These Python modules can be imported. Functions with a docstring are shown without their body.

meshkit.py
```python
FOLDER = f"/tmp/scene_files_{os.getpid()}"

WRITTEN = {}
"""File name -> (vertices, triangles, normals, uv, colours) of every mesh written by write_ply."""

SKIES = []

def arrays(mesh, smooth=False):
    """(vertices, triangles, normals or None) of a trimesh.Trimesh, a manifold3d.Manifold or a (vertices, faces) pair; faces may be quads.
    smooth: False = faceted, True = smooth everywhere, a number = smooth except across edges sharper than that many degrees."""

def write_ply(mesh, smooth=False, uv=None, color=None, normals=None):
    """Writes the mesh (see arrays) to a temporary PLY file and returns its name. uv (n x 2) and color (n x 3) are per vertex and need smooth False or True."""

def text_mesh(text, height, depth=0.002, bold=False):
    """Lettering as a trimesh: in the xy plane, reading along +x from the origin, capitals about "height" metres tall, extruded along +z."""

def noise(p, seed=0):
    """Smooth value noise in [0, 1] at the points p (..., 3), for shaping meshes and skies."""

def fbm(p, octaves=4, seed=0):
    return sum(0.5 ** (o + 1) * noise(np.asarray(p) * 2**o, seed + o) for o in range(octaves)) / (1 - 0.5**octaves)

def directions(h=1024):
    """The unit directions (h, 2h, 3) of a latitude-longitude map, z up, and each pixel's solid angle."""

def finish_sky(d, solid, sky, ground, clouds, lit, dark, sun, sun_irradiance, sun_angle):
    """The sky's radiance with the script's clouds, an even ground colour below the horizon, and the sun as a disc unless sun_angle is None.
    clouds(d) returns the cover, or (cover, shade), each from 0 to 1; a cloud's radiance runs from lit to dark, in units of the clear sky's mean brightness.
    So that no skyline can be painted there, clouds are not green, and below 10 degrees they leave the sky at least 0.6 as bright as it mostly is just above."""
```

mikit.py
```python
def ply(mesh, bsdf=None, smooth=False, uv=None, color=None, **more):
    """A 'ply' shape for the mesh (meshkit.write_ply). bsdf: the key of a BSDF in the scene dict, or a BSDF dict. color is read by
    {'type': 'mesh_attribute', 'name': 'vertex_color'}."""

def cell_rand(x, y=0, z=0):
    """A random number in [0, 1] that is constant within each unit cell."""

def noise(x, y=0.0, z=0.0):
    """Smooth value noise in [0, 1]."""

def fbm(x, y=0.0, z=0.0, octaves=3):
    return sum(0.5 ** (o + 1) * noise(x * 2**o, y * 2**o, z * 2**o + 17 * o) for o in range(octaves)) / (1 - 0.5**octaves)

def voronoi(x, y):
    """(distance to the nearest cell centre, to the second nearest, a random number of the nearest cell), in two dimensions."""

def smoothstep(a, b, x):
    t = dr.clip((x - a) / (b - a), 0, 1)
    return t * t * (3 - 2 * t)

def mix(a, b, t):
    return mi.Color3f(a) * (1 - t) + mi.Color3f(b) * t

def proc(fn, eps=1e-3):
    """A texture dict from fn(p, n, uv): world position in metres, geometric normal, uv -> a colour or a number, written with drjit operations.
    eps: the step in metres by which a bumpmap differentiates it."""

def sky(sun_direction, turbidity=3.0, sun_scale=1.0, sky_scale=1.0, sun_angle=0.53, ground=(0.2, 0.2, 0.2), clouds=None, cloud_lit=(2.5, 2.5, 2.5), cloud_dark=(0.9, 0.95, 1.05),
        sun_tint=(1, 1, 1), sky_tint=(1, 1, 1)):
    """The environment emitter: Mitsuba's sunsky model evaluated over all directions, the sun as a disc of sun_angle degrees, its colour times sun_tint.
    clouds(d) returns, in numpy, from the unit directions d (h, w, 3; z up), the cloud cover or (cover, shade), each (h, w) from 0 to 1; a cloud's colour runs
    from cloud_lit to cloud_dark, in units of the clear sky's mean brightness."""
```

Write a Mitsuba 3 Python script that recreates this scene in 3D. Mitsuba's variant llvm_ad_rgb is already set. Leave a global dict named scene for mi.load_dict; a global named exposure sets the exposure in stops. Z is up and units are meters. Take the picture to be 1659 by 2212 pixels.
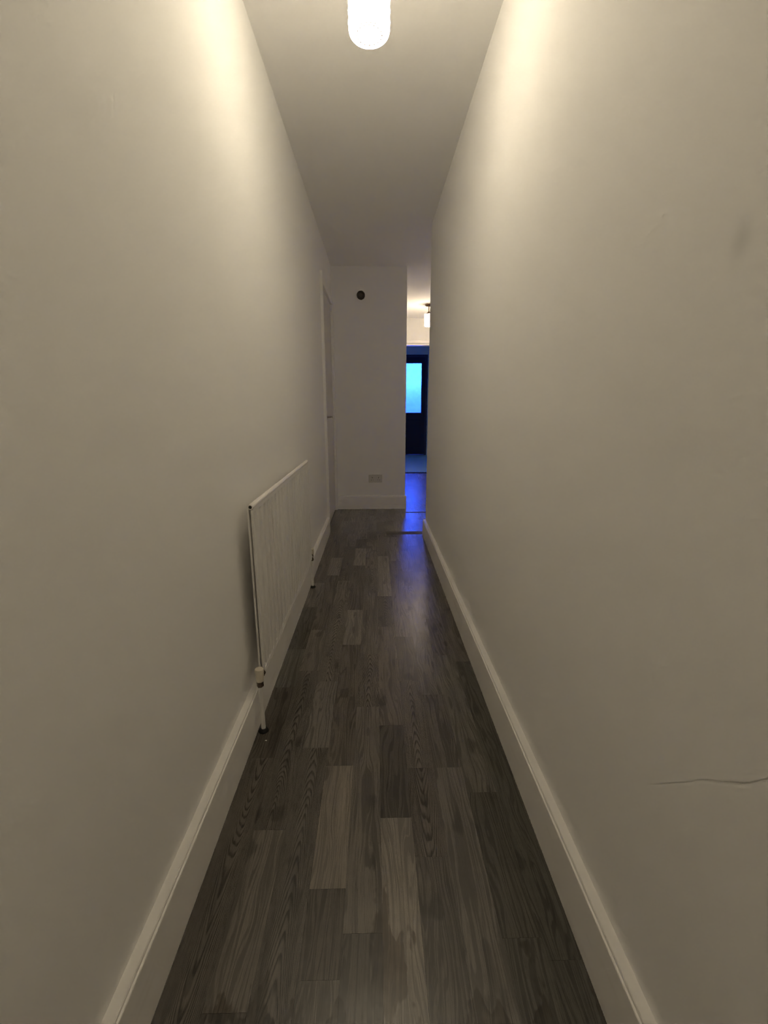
import math, random
import numpy as np
import trimesh
import drjit as dr
import mitsuba as mi
import mikit
import manifold3d as m3
from mikit import proc, noise, fbm, smoothstep, mix, cell_rand
from shapely.geometry import Polygon, box as sbox

random.seed(7)
rng = np.random.default_rng(7)
T = mi.ScalarTransform4f
scene, labels = {'type': 'scene'}, {}

# ---------------------------------------------------------------- camera, sky, exposure
CAM = np.array([0.0, 0.0, 1.104])
F = np.array([0.01914083, 0.97195689, -0.2343788])
U = np.array([0.00571355, 0.23431159, 0.97214476])
scene['camera'] = {
    'type': 'perspective', 'fov': math.degrees(2 * math.atan(829.5 / 950.0)), 'fov_axis': 'x',
    'near_clip': 0.02, 'far_clip': 200.0,
    'to_world': T().look_at(origin=CAM.tolist(), target=(CAM + F).tolist(), up=U.tolist()),
}
exposure = 0.72
# blue dusk sky behind the back door (the sun is already gone)
scene['sky'] = {**mikit.sky((0.25, -1, 0.45), turbidity=2.5, sun_scale=0.0, sky_scale=1.9, ground=(0.12, 0.12, 0.12),
                            sky_tint=(1.3, 4.3, 33.0)), 'sampling_weight': 0.6}
LAMP, LAMP_WARM = np.array([1.0, 0.865, 0.635]), np.array([1.0, 0.80, 0.54])
LAMP_NEAR, LAMP_FAR, LAMP_FILL = 16.5, 25.0, 8.0  # the last is the power of the added fill light behind the viewer

# ---------------------------------------------------------------- helpers
def rgb(*c):
    return {'type': 'rgb', 'value': list(c)}

def numbered(key):
    if key not in scene:
        return key
    n = 1
    while f'{key}_{n:03d}' in scene:
        n += 1
    return f'{key}_{n:03d}'

def put(key, mesh, bsdf, smooth=False, label=None, cat=None, group=None, kind=None, **more):
    key = numbered(key)
    scene[key] = mikit.ply(mesh, bsdf, smooth, **more)
    say(key, label, cat, group, kind)
    return key

def say(key, label=None, cat=None, group=None, kind=None):
    d = {k: v for k, v in (('label', label), ('category', cat), ('group', group), ('kind', kind)) if v}
    if d:
        labels[key] = {**labels.get(key, {}), **d}

def bx(x0, x1, y0, y1, z0, z1):
    m = trimesh.creation.box((x1 - x0, y1 - y0, z1 - z0))
    m.apply_translation(((x0 + x1) / 2, (y0 + y1) / 2, (z0 + z1) / 2))
    return m

def rbox(x0, x1, y0, y1, z0, z1, r=0.002):
    """box with chamfered edges"""
    pts = []
    for x, sx in ((x0, 1), (x1, -1)):
        for y, sy in ((y0, 1), (y1, -1)):
            for z, sz in ((z0, 1), (z1, -1)):
                pts += [(x + sx * r, y + sy * r, z), (x + sx * r, y, z + sz * r), (x, y + sy * r, z + sz * r)]
    return trimesh.convex.convex_hull(np.array(pts))

def cat(*ms):
    return trimesh.util.concatenate(list(ms))

def lathe(profile, at=(0, 0, 0), axis='z', n=32):
    """profile: (radius, height) pairs turned about an axis"""
    m = trimesh.creation.revolve(np.array(profile, float), sections=n)
    if axis == 'x':
        m.apply_transform(trimesh.transformations.rotation_matrix(math.pi / 2, (0, 1, 0)))
    elif axis == 'y':
        m.apply_transform(trimesh.transformations.rotation_matrix(-math.pi / 2, (1, 0, 0)))
    m.apply_translation(at)
    return m

def tube(points, r, n=12):
    """round tube along a polyline, with capped ends"""
    p = np.array(points, float)
    out = []
    t = np.gradient(p, axis=0)
    t /= np.linalg.norm(t, axis=1, keepdims=True)
    a = np.cross(t[0], (0.3, 0.9, 0.2)); a /= np.linalg.norm(a)
    rings = []
    for k in range(len(p)):
        a = a - t[k] * (a @ t[k]); a /= np.linalg.norm(a)
        b = np.cross(t[k], a)
        ang = np.arange(n) * 2 * math.pi / n
        rings.append(p[k] + r * (np.cos(ang)[:, None] * a + np.sin(ang)[:, None] * b))
    v = np.vstack(rings + [p[:1], p[-1:]])
    f = []
    for k in range(len(p) - 1):
        for i in range(n):
            j = (i + 1) % n
            f += [(k * n + i, k * n + j, k * n + n + j), (k * n + i, k * n + n + j, k * n + n + i)]
    e0, e1, l = len(p) * n, len(p) * n + 1, (len(p) - 1) * n
    for i in range(n):
        j = (i + 1) % n
        f += [(e0, j, i), (e1, l + i, l + j)]
    return trimesh.Trimesh(v, np.array(f), process=False)

def sweep(profile, path):
    """profile polygon in (offset towards +side, z) swept along plan points path of (x, y, nx, ny): closed prism chain"""
    n = len(profile)
    v = []
    for x, y, nx, ny in path:
        v += [(x + d * nx, y + d * ny, z) for d, z in profile]
    f = []
    for k in range(len(path) - 1):
        for i in range(n):
            j = (i + 1) % n
            f += [(k * n + i, k * n + j, k * n + n + j), (k * n + i, k * n + n + j, k * n + n + i)]
    tri = trimesh.creation.triangulate_polygon(Polygon(profile), engine='earcut')[1]
    base = (len(path) - 1) * n
    f += [tuple(t[::-1]) for t in tri] + [tuple(t + base) for t in tri]
    m = trimesh.Trimesh(np.array(v, float), np.array(f), process=False)
    m.fix_normals()
    return m

# ---------------------------------------------------------------- materials
def mat(key, d):
    scene[key] = {'type': 'twosided', 'bsdf': d} if d['type'] not in ('principledthin', 'thindielectric') else d
    return key

def paint(key, color, rough=0.55, spec=0.4, **more):
    return mat(key, {'type': 'principled', 'base_color': color if isinstance(color, dict) else rgb(*color), 'roughness': rough, 'specular': spec, **more})

def plaster_height(p, n, uv):
    # rolled emulsion over slightly uneven plaster; one long hairline crack low on the right-hand wall
    h = 0.55 * fbm(p.x * 160 + p.y * 170, p.y * 150, p.z * 165, 2) + 2.2 * fbm(p.x * 6 + 3, p.y * 5, p.z * 5, 2)
    zc = 0.700 - 1.05 * (p.y - 0.39) + 0.02 * noise(p.y * 35)
    crack = (1 - smoothstep(0.0006, 0.0022, dr.abs(p.z - zc))) * smoothstep(0.405, 0.43, p.x) * (1 - smoothstep(0.52, 0.66, p.y)) * smoothstep(0.1, 0.3, p.y)
    return h - 1.2 * crack

def wall_color(p, n, uv):
    c = mix((0.865, 0.86, 0.85), (0.89, 0.885, 0.875), fbm(p.x * 2 + 7, p.y * 1.7, p.z * 1.9, 3))
    # two rubbed grey scuffs on the right-hand wall
    s = dr.exp(-(dr.square((p.y - 0.585) / 0.016) + dr.square((p.z - 1.298) / 0.022))) * smoothstep(0.38, 0.42, p.x)
    return c * (1 - 0.16 * s)

mat('plaster', {'type': 'bumpmap', 'arbitrary': proc(plaster_height, 1.5e-3), 'scale': 0.0016,
                'bsdf': {'type': 'principled', 'base_color': proc(wall_color), 'roughness': 0.62, 'specular': 0.35}})
paint('ceiling_paint', (0.90, 0.895, 0.88), 0.8, 0.2)
def gloss_wood(p, n, uv):
    # painted timber with faint grubby marks
    g = smoothstep(0.62, 0.85, fbm(p.x * 9 + 1, p.y * 7, p.z * 22, 3))
    return mix((0.92, 0.905, 0.885), (0.74, 0.71, 0.67), g * 0.35)
paint('satin_white', proc(gloss_wood), 0.38, 0.45)
paint('radiator_enamel', (0.84, 0.82, 0.80), 0.34, 0.5)
paint('door_paint', (0.72, 0.70, 0.66), 0.42, 0.4)
paint('white_plastic', (0.66, 0.65, 0.62), 0.35, 0.5)
paint('cream_plastic', (0.72, 0.66, 0.56), 0.4, 0.5)
paint('dark_slot', (0.03, 0.028, 0.025), 0.6, 0.3)
paint('brown_plastic', (0.022, 0.017, 0.012), 0.45, 0.4)
paint('brown_plastic_light', (0.055, 0.045, 0.035), 0.5, 0.4)
paint('charcoal_door', (0.018, 0.02, 0.026), 0.5, 0.2)
paint('charcoal_frame', (0.035, 0.037, 0.046), 0.5, 0.3)
paint('black_rubber', (0.012, 0.012, 0.012), 0.6, 0.3)
paint('threshold_dark', (0.075, 0.068, 0.06), 0.6, 0.3)
paint('under_floor', (0.05, 0.045, 0.04), 0.8, 0.1)
paint('kitchen_tile', (0.22, 0.38, 0.26), 0.5, 0.35)
paint('grey_wall', (0.55, 0.60, 0.42), 0.7, 0.2)
paint('garden_render', (0.55, 0.52, 0.55), 0.9, 0.1)
paint('paving', (0.3, 0.3, 0.3), 0.9, 0.1)
mat('chrome', {'type': 'principled', 'base_color': rgb(0.40, 0.37, 0.34), 'metallic': 1.0, 'roughness': 0.25})
mat('tarnished_brass', {'type': 'principled', 'base_color': rgb(0.09, 0.065, 0.05), 'metallic': 0.6, 'roughness': 0.35})
mat('bronze', {'type': 'principled', 'base_color': rgb(0.12, 0.075, 0.04), 'metallic': 0.7, 'roughness': 0.4})
def pane_tint(p, n, uv):
    # obscured glass: cloudy mottling pressed into the sheet
    return mi.Color3f(0.80 + 0.16 * fbm(p.x * 16, p.z * 16, 3.0, 3))
mat('obscured_glass', {'type': 'principledthin', 'base_color': proc(pane_tint), 'roughness': 0.3, 'spec_trans': 0.5, 'diff_trans': 2.0, 'eta': 1.5})
mat('shade_glass', {'type': 'principled', 'base_color': rgb(0.85, 0.84, 0.8), 'roughness': 0.15, 'specular': 0.6})

# wood-print vinyl: the plank's uv carries tone index + place across the strip, and metres along it
TONES = [((0.070, 0.062, 0.054), 0.62), ((0.100, 0.089, 0.078), 0.60), ((0.138, 0.125, 0.111), 0.55), ((0.195, 0.177, 0.157), 0.45),
         ((0.066, 0.064, 0.055), 0.64), ((0.138, 0.124, 0.109), 0.88), ((0.108, 0.096, 0.085), 0.9), ((0.118, 0.113, 0.099), 0.55)]
CATHEDRAL = {5, 6}
def vinyl_color(p, n, uv):
    tone = dr.floor(uv.x)
    x = (uv.x - tone) / 0.9 * 0.085          # metres across the strip
    y = uv.y                                  # metres along it, offset per plank
    base, depth, cath = mi.Color3f(0), mi.Float(0), mi.Float(0)
    for k, (c, d) in enumerate(TONES):
        on = dr.abs(tone - k) < 0.5
        base = dr.select(on, mi.Color3f(*c), base)
        depth = dr.select(on, d, depth)
        if k in CATHEDRAL:
            cath = dr.select(on, 1.0, cath)
    cell = dr.floor(y / 10.0)
    wav = (fbm(x * 22 + cell * 3.1, y * 3.0, cell, 3) - 0.5)
    # long straight grain
    gs = fbm(x * 330 + wav * 24, y * 4 + cell * 7, cell, 2)
    fine = noise(x * 1000 + wav * 30, y * 26, cell + 5)
    pore = smoothstep(0.50, 0.80, noise(x * 1500, y * 120, cell + 7))
    straight = smoothstep(0.42, 0.66, gs) * 0.85 + smoothstep(0.45, 0.80, fine) * 0.45 + pore * 0.3
    # cathedral arches: contour lines of a stretched bowl
    xc = 0.0425 + 0.018 * (cell_rand(cell, 3) - 0.5)
    r = y * 26 + dr.square((x - xc) * 46) * (2.0 + 2.0 * noise(y * 2.5, cell)) + wav * 7.5
    fr = r - dr.floor(r)
    arch = smoothstep(0.35, 0.75, fr) * (1 - smoothstep(0.82, 0.98, fr))
    arch = arch * (0.55 + 0.45 * noise(x * 500, y * 30, cell)) + smoothstep(0.5, 0.8, gs) * 0.35 + smoothstep(0.5, 0.9, fine) * 0.3 + pore * 0.25
    g = dr.lerp(straight, arch, cath)
    # knots and cloudy staining
    kn = smoothstep(0.80, 0.90, noise(x * 45 + cell * 5, y * 11, cell + 9))
    cloud = fbm(x * 30 + cell, y * 6, cell + 2, 3)
    col = base * (1 - depth * dr.minimum(g, 1.0)) * (0.78 + 0.46 * cloud) * (1 - 0.45 * kn)
    tintv = cell_rand(cell, 11)
    col = col * (1 + (tintv - 0.5) * mi.Color3f(0.05, -0.01, -0.05))
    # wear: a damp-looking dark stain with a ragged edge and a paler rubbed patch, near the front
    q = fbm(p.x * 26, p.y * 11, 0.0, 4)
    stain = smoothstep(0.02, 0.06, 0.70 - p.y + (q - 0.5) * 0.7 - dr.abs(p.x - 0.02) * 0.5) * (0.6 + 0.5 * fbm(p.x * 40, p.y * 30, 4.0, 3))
    rub = dr.exp(-(dr.square((p.x - 0.05) / 0.05) + dr.square((p.y - 0.74) / 0.07)))
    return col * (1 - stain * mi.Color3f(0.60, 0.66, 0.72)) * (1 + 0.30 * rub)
def vinyl_height(p, n, uv):
    # soft sheet ripples plus embossing
    return 0.8 * fbm(p.x * 5, p.y * 13, 1.0, 2) + 0.10 * noise(p.x * 420, p.y * 60)
def rippled_height(p, n, uv):
    # the newer, shinier sheet beyond the join lies in shallow ripples across the hall
    return 2.2 * fbm(p.x * 4, p.y * 15, 2.0, 3) + 0.06 * noise(p.x * 420, p.y * 60)
mat('vinyl', {'type': 'bumpmap', 'arbitrary': proc(vinyl_height, 2e-3), 'scale': 0.0012,
              'bsdf': {'type': 'principled', 'base_color': proc(vinyl_color), 'roughness': 0.30, 'specular': 0.7}})
mat('vinyl_glossy', {'type': 'bumpmap', 'arbitrary': proc(rippled_height, 2e-3), 'scale': 0.0016,
                     'bsdf': {'type': 'principled', 'base_color': proc(vinyl_color), 'roughness': 0.29, 'eta': 2.5}})

# ---------------------------------------------------------------- room shell
H = 2.433
YB = -2.2                       # closed end of the hall behind the camera
YR, YE, YF, YK = 3.70, 4.745, 7.37, 10.175   # right wall ends, end wall, doorway wall, back wall
XE, XR2 = 0.325, 1.25           # end block's corner; far hall's right wall
def xl(y): return -0.446 + 0.0045 * y
def xr(y): return 0.446 - 0.003 * y
DY0, DY1, DZ = 3.835, 4.69, 2.075          # cupboard door opening in the left wall

def prism(poly_xy, z0, z1):
    m = trimesh.creation.extrude_polygon(Polygon(poly_xy), z1 - z0, engine='earcut')
    m.apply_translation((0, 0, z0))
    return m

def struct(key, mesh, bsdf, label, smooth=False):
    return put(key, mesh, bsdf, smooth, label=label, kind='structure')

W = 0.12
def leftpiece(y0, y1, z0, z1):
    return prism([(xl(y0), y0), (xl(y1), y1), (xl(y1) - W, y1), (xl(y0) - W, y0)], z0, z1)
struct('wall_left', cat(leftpiece(YB, DY0, 0, H), leftpiece(DY0, DY1, DZ, H), leftpiece(DY1, YE + 0.05, 0, H)), 'plaster',
       'long cream plaster wall on the left, behind the radiator')
struct('wall_right', prism([(xr(YB), YB), (xr(YB) + W, YB), (xr(YR) + W, YR), (xr(YR), YR)], 0, H), 'plaster',
       'long cream plaster wall on the right with a hairline crack')
struct('wall_end', prism([(xl(YE) - 0.02, YE), (XE - 0.006, YE), (XE, YE + 0.006), (XE, YF), (xl(YE) - 0.02, YF)], 0, H), 'plaster',
       'cream end wall holding the socket and the round brown fitting')
struct('wall_behind', bx(-0.6, 0.6, YB - 0.1, YB, 0, H), 'plaster', 'plain wall closing the hall behind the viewer')
struct('wall_inner', bx(xr(YR) + W, XR2, YR - 0.1, YR, 0, H), 'plaster', 'short wall around the corner at the end of the right wall')
struct('wall_outer', bx(XR2, XR2 + 0.1, YR - 0.1, YF, 0, H), 'plaster', 'right wall of the far hall')
OX0, OX1, OZ = 0.37, 1.17, 2.055
struct('wall_far', cat(bx(XE - 0.2, OX0, YF, YF + 0.12, 0, H), bx(OX1, XR2 + 0.1, YF, YF + 0.12, 0, H), bx(OX0, OX1, YF, YF + 0.12, OZ, H)), 'plaster',
       'lit far wall above the open doorway')
struct('ceiling', bx(-0.62, XR2 + 0.1, YB - 0.1, YF + 0.12, H, H + 0.1), 'ceiling_paint', 'plain pale ceiling over the hall')
# back room beyond the doorway
KX0, KX1, KH = -0.55, 1.75, 2.42
PX0, PX1, PZ = 0.36, 1.175, 2.20
WX0, WX1, WZ0, WZ1 = -0.50, 0.27, 0.95, 2.10
struct('wall_back', cat(bx(KX0 - .1, WX0, YK, YK + 0.2, 0, KH), bx(WX0, WX1, YK, YK + 0.2, 0, WZ0), bx(WX0, WX1, YK, YK + 0.2, WZ1, KH), bx(WX1, PX0, YK, YK + 0.2, 0, KH), bx(PX1, KX1 + .1, YK, YK + 0.2, 0, KH), bx(PX0, PX1, YK, YK + 0.2, PZ, KH)), 'grey_wall',
       'dim wall above the dark back door')
struct('wall_back_left', bx(KX0 - 0.1, KX0, YF + 0.12, YK, 0, KH), 'grey_wall', 'left wall of the back room')
struct('wall_back_right', bx(KX1, KX1 + 0.1, YF + 0.12, YK, 0, KH), 'grey_wall', 'right wall of the back room')
struct('wall_back_near', cat(bx(KX0 - .1, XE - 0.2, YF + .02, YF + 0.12, 0, KH), bx(XR2 + .1, KX1 + .1, YF + .02, YF + 0.12, 0, KH)), 'grey_wall', 'doorway side of the back room')
struct('ceiling_back', bx(KX0 - .1, KX1 + .1, YF + 0.12, YK + 0.2, KH, KH + 0.1), 'ceiling_paint', 'ceiling of the back room')
struct('floor_back', bx(KX0 - .1, KX1 + .1, YF + 0.0, YK + 0.2, -0.1, -0.002), 'kitchen_tile', 'plain pale floor of the back room')
struct('floor', bx(-0.6, XR2 + 0.1, YB - 0.1, YF, -0.1, -0.004), 'under_floor', 'grey wood-print vinyl floor in narrow strips')

# ---- floor planks: (strip, list of joints from near to far in Y with the tone of the plank that ends there)
def yf(py):                         # distance on the floor of picture row py (measured once from the photograph's camera)
    v = (py - 1106) / 950.0
    d = F - v * U
    return d[1] / -d[2] * CAM[2]
L0, LW = -0.416, 0.0851
# tones: 0 dark, 1 mid-dark, 2 mid, 3 light, 4 dark greenish, 5 arched mid, 6 arched dark, 7 greenish mid
STRIPS = {
    -1: [(1500, 1), (1300, 2)],
    0: [(1633, 6), (1482, 0), (1400, 7), (1310, 4), (1258, 2), (1181, 1), (1144, 1)],
    1: [(2179, 0), (1788, 2), (1447, 6), (1359, 2), (1242, 1), (1204, 3), (1150, 1)],
    2: [(1613, 6), (1470, 2), (1305, 5), (1254, 2), (1180, 6), (1153, 2), (1128, 1)],
    3: [(2114, 1), (1917, 0), (1652, 3), (1392, 1), (1317, 3), (1221, 1), (1184, 3), (1164, 0), (1139, 2)],
    4: [(2015, 0), (1526, 2), (1413, 5), (1274, 2), (1227, 5), (1170, 2), (1148, 6)],
    5: [(1767, 3), (1567, 0), (1354, 2), (1288, 6), (1201, 3), (1171, 5), (1153, 2), (1128, 0)],
    6: [(1853, 1), (1660, 6), (1472, 5), (1376, 1), (1255, 2), (1212, 1), (1160, 2), (1125, 0)],
    7: [(1660, 2), (1502, 1), (1266, 2), (1235, 1), (1190, 2), (1150, 1)],
    8: [(2033, 4), (1715, 4), (1417, 7), (1338, 1), (1236, 2), (1180, 1), (1150, 2)],
    9: [(2084, 4), (1431, 4), (1290, 1), (1200, 1), (1160, 0)],
}
YJ = 3.775
def plank(x0, x1, y0, y1, tone, lift=0.0):
    if x0 > 0.05 and y0 < YJ - 0.03 and y1 > YJ + 0.03:
        plank(x0, x1, y0, YJ, tone, lift)
        y0 = YJ
    g = 0.00015
    m = bx(x0 + g, x1 - g, y0 + g, y1 - g, -0.004, lift)
    v = np.array(m.vertices)[m.faces].reshape(-1, 3)
    f = np.arange(len(v)).reshape(-1, 3)
    off = 10.0 * plank.n + 1.0 + rng.uniform(0, 3)
    sgn = rng.choice([-1, 1])
    u = tone + 0.9 * np.clip((v[:, 0] - x0) / LW, 0.002, 0.999)
    uv = np.stack([u, off + 2.5 + sgn * (v[:, 1] - y0)], 1)
    plank.n += 1
    put('floor__plank', (v, f), 'vinyl' if y0 < YJ - 0.04 else 'vinyl_glossy', False, uv=uv)
plank.n = 1
for s in range(-1, 20):
    x0 = L0 + LW * s
    x1 = x0 + LW
    joints = [(yf(a), t) for a, t in STRIPS.get(s, [])]
    y, y_stop = (YB, YF) if s >= 8 else (YB, YE)
    if s >= 10:
        y = YR
    if s == -1:
        y_stop = YE
    if y < 0.40:                      # the part behind the camera
        first = -0.45 + 0.1 * (s % 3)
        plank(x0, x1, YB, first, int(rng.integers(0, 4)))
        y = first
    for yj, t in joints:
        if yj > y + 0.05:
            plank(x0, x1, y, yj, t, float(rng.uniform(-0.0003, 0)))
            y = yj
    while y < y_stop - 0.02:
        yj = min(y_stop, y + rng.uniform(0.38, 0.62))
        if y_stop - yj < 0.1:
            yj = y_stop
        plank(x0, x1, y, yj, int(rng.choice([0, 1, 1, 2, 7])), float(rng.uniform(-0.0003, 0)))
        y = yj
# joins in the sheet
SL = [(-0.045, 0), (0.045, 0), (0.038, 0.0025), (-0.038, 0.0025)]
put('floor__join_strip', sweep([(d + .0, z) for d, z in SL], [(0.10, 3.775, 0, 1), (0.43, 3.775, 0, 1)]), 'threshold_dark', label='dark worn join across the vinyl at the end of the right wall')
put('floor__join_strip', sweep([(d * .25, z) for d, z in SL], [(XE, 4.56, 0, 1), (XR2, 4.56, 0, 1)]), 'threshold_dark', label='thin dark join in the vinyl beside the end wall')

# ---- skirting boards
PROF = [(0, 0), (0.0245, 0), (0.0245, 0.1345), (0.0235, 0.1360), (0.0205, 0.1365), (0.0205, 0.1425), (0.0190, 0.1440), (0.0, 0.1450)]
def skirting(key, path, label):
    put(key, sweep(PROF, path), 'satin_white', 25, label=label, kind='structure')
skirting('baseboard_left', [(xl(YB), YB, 1, 0), (xl(1.2), 1.2, 1, 0), (xl(2.6), 2.6, 1, 0), (xl(3.80), 3.80, 1, 0)], 'painted skirting board along the left wall under the radiator')
skirting('baseboard_right', [(xr(YB), YB, -1, 0), (xr(YR), YR, -1, 0)], 'painted skirting board along the right wall')
skirting('baseboard_end', [(xl(YE) + 0.012, YE, 0, -1), (XE + 0.012, YE, 0, -1)], 'short skirting board on the end wall under the socket')
skirting('baseboard_outer', [(XR2, YR, -1, 0), (XR2, YF, -1, 0)], 'skirting board of the far hall')

# ---- cupboard door on the left with its architrave
XD = -0.437
AX = 0.021
def arch_v(y0, y1, z1):
    return rbox(xl(y0) - 0.012, xl(y0) + AX, y0, y1, 0, z1, 0.003)
struct('trim_1', arch_v(DY0 - 0.033, DY0 + 0.002, DZ + 0.066), 'satin_white', 'white door architrave on the left wall beyond the radiator')
put('trim_1__head', rbox(xl(DY0) - 0.012, xl(DY0) + 0.012, DY0 + 0.002, DY1 + 0.045, DZ, DZ + 0.066, 0.003), 'satin_white')
put('trim_1__jamb', rbox(xl(DY1) - 0.012, xl(DY1) + 0.012, DY1 - 0.004, DY1 + 0.045, 0, DZ, 0.003), 'satin_white')
struct('door_1', cat(rbox(XD - 0.04, XD, DY0 + 0.004, DY1 - 0.006, 0.008, DZ - 0.004, 0.002)), 'door_paint', 'closed cupboard door in the left wall with a lever handle')
hy, hz = 4.05, 1.008
struct('wall_light_block', cat(bx(-0.75, -0.70, DY0 - 0.1, DY1 + 0.15, 0, H), bx(-0.75, -0.50, DY0 - 0.15, DY0 - 0.10, 0, H), bx(-0.75, -0.50, DY1 + 0.1, DY1 + 0.15, 0, H), bx(-.75, -.5, DY0 - .15, DY1 + .15, H - .05, H), bx(-.75, -.5, DY0 - .15, DY1 + .15, -.1, 0)), 'grey_wall', 'unseen box added behind the left-hand door to keep sky light out')  # added light block: stops blue sky leaking round the door
put('door_1__handle', cat(lathe([(0, 0), (0.023, 0), (0.023, 0.005), (0.020, 0.008), (0.009, 0.009), (0.008, 0.040), (0, 0.040)], (XD, hy, hz), 'x', 24),
                          tube([(XD + 0.04, hy - 0.008, hz), (XD + 0.045, hy + 0.02, hz + 0.001), (XD + 0.045, hy + 0.075, hz - 0.001), (XD + 0.042, hy + 0.115, hz - 0.004)], 0.0075)),
    'chrome', 35, label='slim metal lever handle')
put('door_1__lock_plate', lathe([(0, 0), (0.018, 0), (0.018, 0.004), (0.004, 0.006), (0, 0.006)], (XD, hy, hz - 0.09), 'x', 20), 'chrome', 35)

# ---- doorway trim in the far hall
t = struct('trim_2', cat(bx(OX0 - 0.055, OX0, YF - 0.016, YF, 0, OZ + 0.05), bx(OX1, OX1 + 0.055, YF - 0.016, YF, 0, OZ + 0.05)), 'satin_white', 'architrave around the far doorway')
put('trim_2__head', cat(rbox(OX0, OX1, YF - 0.018, YF, OZ + 0.008, OZ + 0.05, 0.003)), 'satin_white')
put('trim_2__lining', cat(bx(OX0, OX0 + 0.02, YF - 0.004, YF + 0.125, 0, OZ), bx(OX1 - 0.02, OX1, YF - 0.004, YF + 0.125, 0, OZ), bx(OX0, OX1, YF - 0.008, YF + 0.125, OZ - 0.018, OZ)), 'satin_white')
put('threshold_bar', rbox(OX0 + 0.02, OX1 - 0.02, YF - 0.015, YF + 0.06, -0.001, 0.010, 0.003), 'black_rubber', label='dark threshold bar across the floor of the far doorway', cat='threshold')

# ---- back door: dark slab with one obscured pane
t = struct('door_2', bx(PX0, PX1, YK + 0.005, YK + 0.01, 0.0, 0.012), 'charcoal_frame', 'dark back door with a tall blue obscured-glass pane')
put('door_2__frame', cat(bx(PX0, PX0 + 0.05, YK + 0.01, YK + 0.09, 0, PZ), bx(PX1 - 0.05, PX1, YK + 0.01, YK + 0.09, 0, PZ), bx(PX0 + .05, PX1 - .05, YK + 0.01, YK + 0.09, PZ - 0.055, PZ)), 'charcoal_frame')
GX0, GX1, GZ0, GZ1 = 0.48, 1.055, 0.94, 2.035
put('door_2__slab', cat(bx(PX0 + .05, GX0, YK + 0.02, YK + 0.07, 0.012, PZ - .055), bx(GX1, PX1 - .05, YK + 0.02, YK + 0.07, 0.012, PZ - .055),
                        bx(GX0, GX1, YK + 0.02, YK + 0.07, 0.012, GZ0), bx(GX0, GX1, YK + 0.02, YK + 0.07, GZ1, PZ - .055)), 'charcoal_door')
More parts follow.
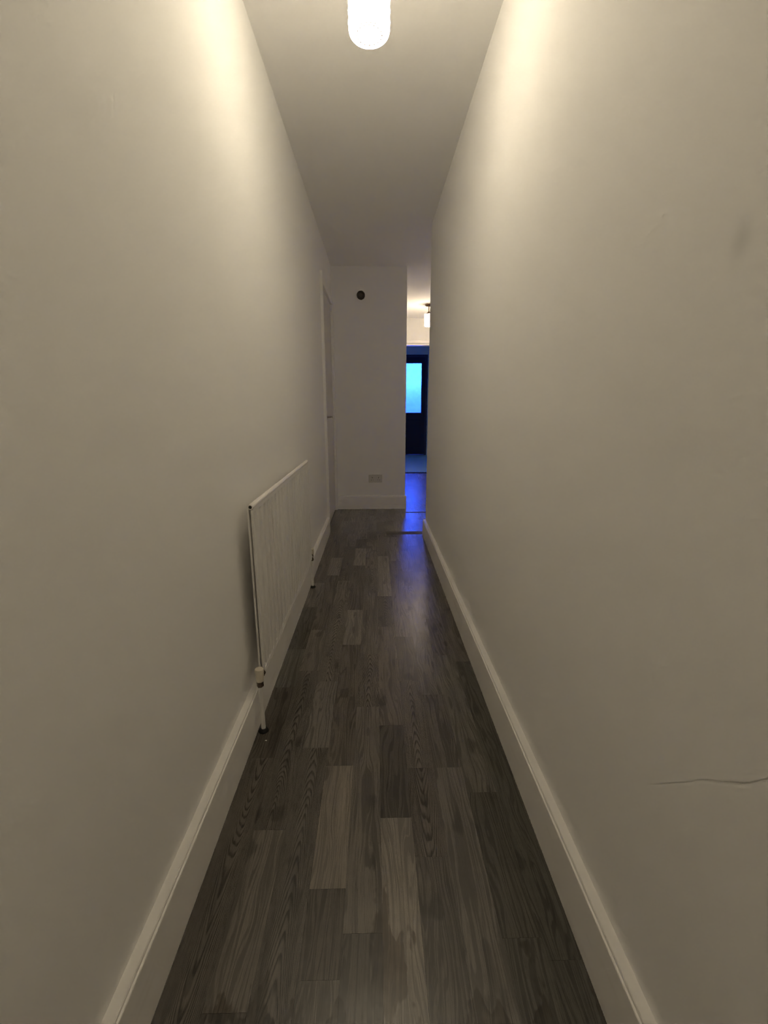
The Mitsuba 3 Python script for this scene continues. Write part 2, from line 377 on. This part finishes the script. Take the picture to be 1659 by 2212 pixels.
put('door_2__lower_panel', rbox(GX0 + 0.03, GX1 - 0.03, YK + 0.012, YK + 0.02, 0.16, GZ0 - 0.14, 0.004), 'charcoal_door')
b = 0.016
put('door_2__glazing_bead', cat(bx(GX0, GX0 + b, YK + 0.018, YK + 0.03, GZ0, GZ1), bx(GX1 - b, GX1, YK + 0.018, YK + 0.03, GZ0, GZ1),
                                bx(GX0 + b, GX1 - b, YK + 0.018, YK + 0.03, GZ0, GZ0 + b), bx(GX0 + b, GX1 - b, YK + 0.018, YK + 0.03, GZ1 - b, GZ1)), 'charcoal_frame')
pane = trimesh.Trimesh([(GX0, YK + .045, GZ0), (GX1, YK + .045, GZ0), (GX1, YK + .045, GZ1), (GX0, YK + .045, GZ1)], [(0, 1, 2), (0, 2, 3)])
put('door_2__glass_pane', pane, 'obscured_glass', label='obscured glass showing the blue dusk')
fw = 0.05
struct('unseen_window_1', cat(bx(WX0, WX0 + fw, YK + .06, YK + .13, WZ0, WZ1), bx(WX1 - fw, WX1, YK + .06, YK + .13, WZ0, WZ1), bx(WX0 + fw, WX1 - fw, YK + .06, YK + .13, WZ0, WZ0 + fw), bx(WX0 + fw, WX1 - fw, YK + .06, YK + .13, WZ1 - fw, WZ1)), 'charcoal_frame', 'unseen window beside the back door, placed to light the back room blue')  # hidden by the end wall; placed to give the back room its blue light
put('unseen_window_1__glass_pane', trimesh.Trimesh([(WX0 + fw, YK + .09, WZ0 + fw), (WX1 - fw, YK + .09, WZ0 + fw), (WX1 - fw, YK + .09, WZ1 - fw), (WX0 + fw, YK + .09, WZ1 - fw)], [(0, 1, 2), (0, 2, 3)]), 'obscured_glass')
# outside
struct('ground_outside', bx(-4, 6, YK + 0.2, YK + 30, -0.15, -0.06), 'paving', 'paved yard behind the back door')
put('unseen_garden_wall', cat(bx(-4, 6, YK + 6, YK + 6.2, -0.06, 1.55), bx(-4, 6, YK + 5.97, YK + 6.23, 1.55, 1.61)), 'garden_render', label='pale unseen yard wall, placed to tone the lower part of the back door glass', cat='garden wall')  # unseen wall, placed to dull the sky in the lower glass

# ---------------------------------------------------------------- ceiling lights
def ceiling_light(key, x, y, drop, power, label, tint=LAMP):
    zb = H - drop                   # underside of the glass
    hs, r = 0.155, 0.057
    put(f'{key}__ceiling_rose', lathe([(0, H), (0.05, H), (0.052, H - 0.006), (0.045, H - 0.018), (0.012, H - 0.024), (0, H - 0.024)], (x, y, 0)), 'bronze', 40)
    put(f'{key}__rod', lathe([(0, H - .02), (0.006, H - .02), (0.006, zb + hs + .02), (0, zb + hs + .02)], (x, y, 0), n=16), 'bronze', 40)
    put(f'{key}__lamp_holder', lathe([(0, zb + hs + .03), (0.012, zb + hs + .03), (0.03, zb + hs + .012), (0.05, zb + hs + .006), (0.052, zb + hs), (0, zb + hs)], (x, y, 0)), 'bronze', 40)
    # pressed glass shade: rows of raised pips on a cylinder, rounded bottom edge
    na, nz = 72, 40
    ang = np.arange(na) * 2 * math.pi / na
    rings, zs = [], np.linspace(hs, 0.012, nz)
    for i, z in enumerate(zs):
        pip = 0.5 + 0.5 * np.cos(ang * 18 + (math.pi if int(z / 0.0125) % 2 else 0))
        k = 0.5 + 0.5 * math.cos(z / 0.0125 * 2 * math.pi)
        rings.append((r + 0.0022 * pip * (1 - k), z))
    for a in np.linspace(0, math.pi / 2, 6)[1:]:
        rings.append((np.full(na, r - 0.012 + 0.012 * math.cos(a)), 0.012 - 0.012 * math.sin(a)))
    v = np.vstack([np.stack([x + rr * np.cos(ang), y + rr * np.sin(ang), np.full(na, zb + zz)], 1) for rr, zz in rings])
    f = []
    for k in range(len(rings) - 1):
        for i in range(na):
            j = (i + 1) % na
            f += [(k * na + i, k * na + na + i, k * na + na + j), (k * na + i, k * na + na + j, k * na + j)]
    glow = {'type': 'area', 'radiance': rgb(*(tint * power))}
    put(f'{key}__glass_shade', trimesh.Trimesh(v, f, process=False), 'shade_glass', True, emitter=glow)
    # base disc with an embossed ring of cut facets
    prof = [(0, zb + 0.004), (0.018, zb + 0.003), (0.020, zb + 0.001), (0.030, zb + 0.004), (0.040, zb + 0.001), (0.0415, zb - 0.001), (0.045, zb)]
    base = lathe(prof[::-1], (x, y, 0), n=48)
    base.fix_normals()
    if base.face_normals[:, 2].mean() > 0:
        base.invert()
    put(f'{key}__glass_base', base, 'shade_glass', True, emitter=glow)
    pips = []
    for i in range(16):
        a = i * 2 * math.pi / 16
        c = trimesh.creation.icosphere(1, 0.0026)
        c.apply_scale((1, 1, 0.6))
        c.apply_translation((x + 0.035 * math.cos(a), y + 0.035 * math.sin(a), zb + 0.0015))
        pips.append(c)
    put(f'{key}__cut_glass_ring', cat(*pips, trimesh.creation.torus(0.0445, 0.0008, 64, 6, transform=trimesh.transformations.translation_matrix((x, y, zb)))), 'shade_glass', True)
    say(key, label, 'ceiling light')
ceiling_light('ceiling_light', -0.010, 1.50, H - 2.105, LAMP_NEAR, 'lit glass cylinder ceiling light nearest the viewer, at the top of the picture')
ceiling_light('ceiling_light_002', -0.010, -1.30, H - 2.105, LAMP_FILL, 'added glass ceiling light out of view behind the viewer, fills the hall with light')  # added fill light, out of view, lifts the brightness of the near hall
ceiling_light('ceiling_light_001', 0.735, 6.40, H - 2.155, LAMP_FAR, 'small lit glass ceiling light in the far hall beyond the end wall', LAMP_WARM)

# ---------------------------------------------------------------- radiator
RX, RY0, RY1, RZ0, RZ1 = -0.387, 1.355, 2.533, 0.203, 0.803
NCH = 20
pitch = (RY1 - RY0) / NCH
# pressed front sheet: a height field with one sunken channel per pitch, rounded off at both ends
ys = np.linspace(RY0 + 0.006, RY1 - 0.006, NCH * 14 + 1)
zs = np.unique(np.concatenate([[RZ0 + .002], np.linspace(RZ0 + .008, RZ0 + 0.03, 14), np.linspace(RZ0 + .03, RZ1 - .045, 8), np.linspace(RZ1 - .045, RZ1 - .02, 16), [RZ1 - .012]]))
Yg, Zg = np.meshgrid(ys, zs)
ph = (Yg - RY0) / pitch
c = np.abs(ph - np.floor(ph) - 0.5) * pitch                # distance from the channel's middle
def ss(a, b, x):
    q = np.clip((x - a) / (b - a), 0, 1)
    return q * q * (3 - 2 * q)
endz = np.minimum(ss(RZ0 + .012, RZ0 + .022, Zg), 1 - ss(RZ1 - .036, RZ1 - .026, Zg))
depth = 0.0105 * (1 - ss(0.007, 0.0125, c)) * endz + 0.0016 * ss(0.018, 0.028, c) * endz
face = np.stack([RX - depth, Yg, Zg], -1).reshape(-1, 3)
nyy = len(ys)
ff = []
for i in range(len(zs) - 1):
    a = np.arange(nyy - 1) + i * nyy
    ff.append(np.stack([a, a + 1, a + nyy + 1], 1)); ff.append(np.stack([a, a + nyy + 1, a + nyy], 1))
sheet = trimesh.Trimesh(face, np.vstack(ff), process=False)
say('radiator', 'long white panel radiator hung on the left wall', 'radiator')
put('radiator__front_panel', sheet, 'radiator_enamel', True)
put('radiator__back_panel', rbox(RX - 0.018, RX - 0.0125, RY0 + .003, RY1 - .003, RZ0, RZ1 - .012, 0.003), 'radiator_enamel')
# seams that close the panel at the ends and the bottom
put('radiator__end_seam', cat(rbox(RX - 0.0075, RX + 0.0005, RY0, RY0 + 0.008, RZ0, RZ1 - .018, 0.002), rbox(RX - 0.0185, RX - 0.0125, RY0 + .001, RY0 + 0.008, RZ0, RZ1 - .030, 0.0015)), 'radiator_enamel')
put('radiator__end_seam', cat(rbox(RX - 0.0075, RX + 0.0005, RY1 - 0.008, RY1, RZ0, RZ1 - .018, 0.002), rbox(RX - 0.0185, RX - 0.0125, RY1 - 0.008, RY1 - .001, RZ0, RZ1 - .030, 0.0015)), 'radiator_enamel')
put('radiator__bottom_seam', rbox(RX - 0.018, RX + 0.0005, RY0, RY1, RZ0 - .003, RZ0 + .006, 0.002), 'radiator_enamel')
put('radiator__top_rail', lathe([(0.0055, RY0 - .001), (0.0082, RY0 - .001), (0.0090, RY0 + .001), (0.0090, RY1 - .001), (0.0082, RY1 + .001), (0.0055, RY1 + .001), (0.0055, RY0 - .001)], (RX - 0.007, 0, RZ1 - 0.008), 'y', 24), 'radiator_enamel', 40)
put('radiator__rail_plug', cat(lathe([(0, RY0 + .001), (0.0056, RY0 + .001), (0.0056, RY0 + .012), (0, RY0 + .012)], (RX - 0.007, 0, RZ1 - .008), 'y', 16)), 'dark_slot')
for yb in (RY0 + 0.16, RY1 - 0.16):
    put('radiator__bracket', cat(rbox(xl(yb), xl(yb) + 0.004, yb - .02, yb + .02, RZ0 + .06, RZ1 - .08, .001), rbox(xl(yb) + .003, RX - .018, yb - .004, yb + .004, RZ1 - .12, RZ1 - .09, .001),
                             rbox(xl(yb) + .003, RX - .018, yb - .004, yb + .004, RZ0 + .07, RZ0 + .10, .001)), 'chrome')
VX = -0.3955
def valve(yv, s, zv, tall):
    """s: +1 when the radiator lies towards +y from the valve"""
    t = put('radiator__valve', cat(lathe([(0, zv - .030), (0.0085, zv - .030), (0.0095, zv - .024), (0.0095, zv - .012), (0.0115, zv - .010), (0.0115, zv + .004), (0.008, zv + .008), (0, zv + .008)], (VX, yv, 0), n=20),
                                   tube([(VX, yv, zv), (VX, yv + s * 0.014, zv), (VX, yv + s * 0.022, zv)], 0.0085)), 'chrome', 35, label='metal radiator valve body')
    put(f'{t}__cap', lathe([(0, zv - .016), (0.0118, zv - .016), (0.0135, zv - .004), (0.0150, zv + .010 + tall * .75), (0.0135, zv + .010 + tall), (0.0115, zv + .011 + tall), (0, zv + .010 + tall)], (VX, yv, 0), n=24), 'cream_plastic', 35, label='cream plastic valve cap')
    d = np.array([[0, s, 0]])
    nut = lathe([(0.006, 0), (0.0135, 0), (0.0150, 0.002), (0.0150, 0.010), (0.0135, 0.012), (0.006, 0.012), (0.006, 0)], (0, 0, 0), 'y', 6)
    nut.apply_translation((VX, yv + (0.016 if s > 0 else -0.028), zv))
    put(f'{t}__union_nut', nut, 'tarnished_brass', label='dark union nut')
    c = lathe([(0.006, zv - .036), (0.0110, zv - .036), (0.0120, zv - .034), (0.0120, zv - .019), (0.0110, zv - .017), (0.006, zv - .017), (0.006, zv - .036)], (VX, yv, 0), n=6)
    put(f'{t}__compression_nut', c, 'tarnished_brass', label='dark compression nut')
    put('radiator__tail', tube([(VX, yv + s * 0.020, zv), (VX + 0.002, yv + s * 0.034, zv + 0.002), (VX + 0.002, yv + s * 0.05, zv + .004)], 0.0085), 'radiator_enamel', 35)
    put('radiator__pipe', lathe([(0, 0.002), (0.0075, 0.002), (0.0075, zv - .028), (0, zv - .028)], (VX, yv, 0), n=16), 'radiator_enamel', 35)
    put('radiator__pipe_collar', lathe([(0.007, 0.0), (0.017, 0.0), (0.0165, 0.004), (0.0105, 0.011), (0.007, 0.012), (0.007, 0)], (VX, yv, 0), n=20), 'black_rubber', 35, label='dark collar where the pipe enters the floor')
valve(RY0 - 0.030, 1, 0.213, 0.020)
valve(RY1 + 0.045, -1, 0.213, 0.030)

# ---------------------------------------------------------------- end wall: socket and round fitting
sx, sz = 0.0, 0.336
y0 = YE
say('double_socket', 'white double electrical socket low on the end wall', 'socket')
put('double_socket__plate', rbox(sx - 0.074, sx + 0.074, y0 - 0.010, y0, sz - 0.043, sz + 0.043, 0.003), 'white_plastic')
for s in (-1, 1):
    cx = sx + s * 0.034
    put('double_socket__switch', rbox(cx + s * 0.010 - 0.007, cx + s * 0.010 + 0.007, y0 - 0.014, y0 - 0.009, sz + 0.012, sz + 0.032, 0.0015), 'white_plastic')
    put('double_socket__pin_hole', bx(cx - 0.003, cx + 0.003, y0 - 0.0104, y0 - 0.009, sz + 0.004, sz + 0.014), 'dark_slot')
    for q in (-1, 1):
        put('double_socket__pin_hole', bx(cx + q * .011 - .004, cx + q * .011 + .004, y0 - 0.0104, y0 - 0.009, sz - 0.017, sz - 0.012), 'dark_slot')
    put('double_socket__screw', lathe([(0, 0), (0.003, 0), (0.003, 0.0012), (0, 0.0016)], (sx + s * 0.064, y0 - 0.0096, sz), 'y', 12), 'chrome')
say('round_wall_fitting', 'small round dark brown fitting high on the end wall', 'wall fitting')
fx, fz = -0.134, 2.170
def disc(prof, n=32):
    m = lathe([(a, -bb) for a, bb in prof], (fx, y0, fz), 'y', n)
    m.fix_normals()
    return m
put('round_wall_fitting__housing', disc([(0, 0), (0.041, 0), (0.041, 0.012), (0.037, 0.017), (0.031, 0.018), (0.029, 0.010), (0.0, 0.010)]), 'brown_plastic', 35)
put('round_wall_fitting__centre', disc([(0, 0.008), (0.017, 0.008), (0.017, 0.013), (0.012, 0.016), (0, 0.0165)]), 'brown_plastic_light', 35)

# ---------------------------------------------------------------- a fleck of white paint on the floor by the pipe
chip = rbox(-0.0035, 0.0035, -0.002, 0.002, 0, 0.001, 0.0004)
chip.apply_translation((-0.376, 1.277, 0.0003))
put('paint_chip', chip, 'white_plastic', label='tiny white paint fleck on the floor in front of the radiator pipe', cat='paint chip')
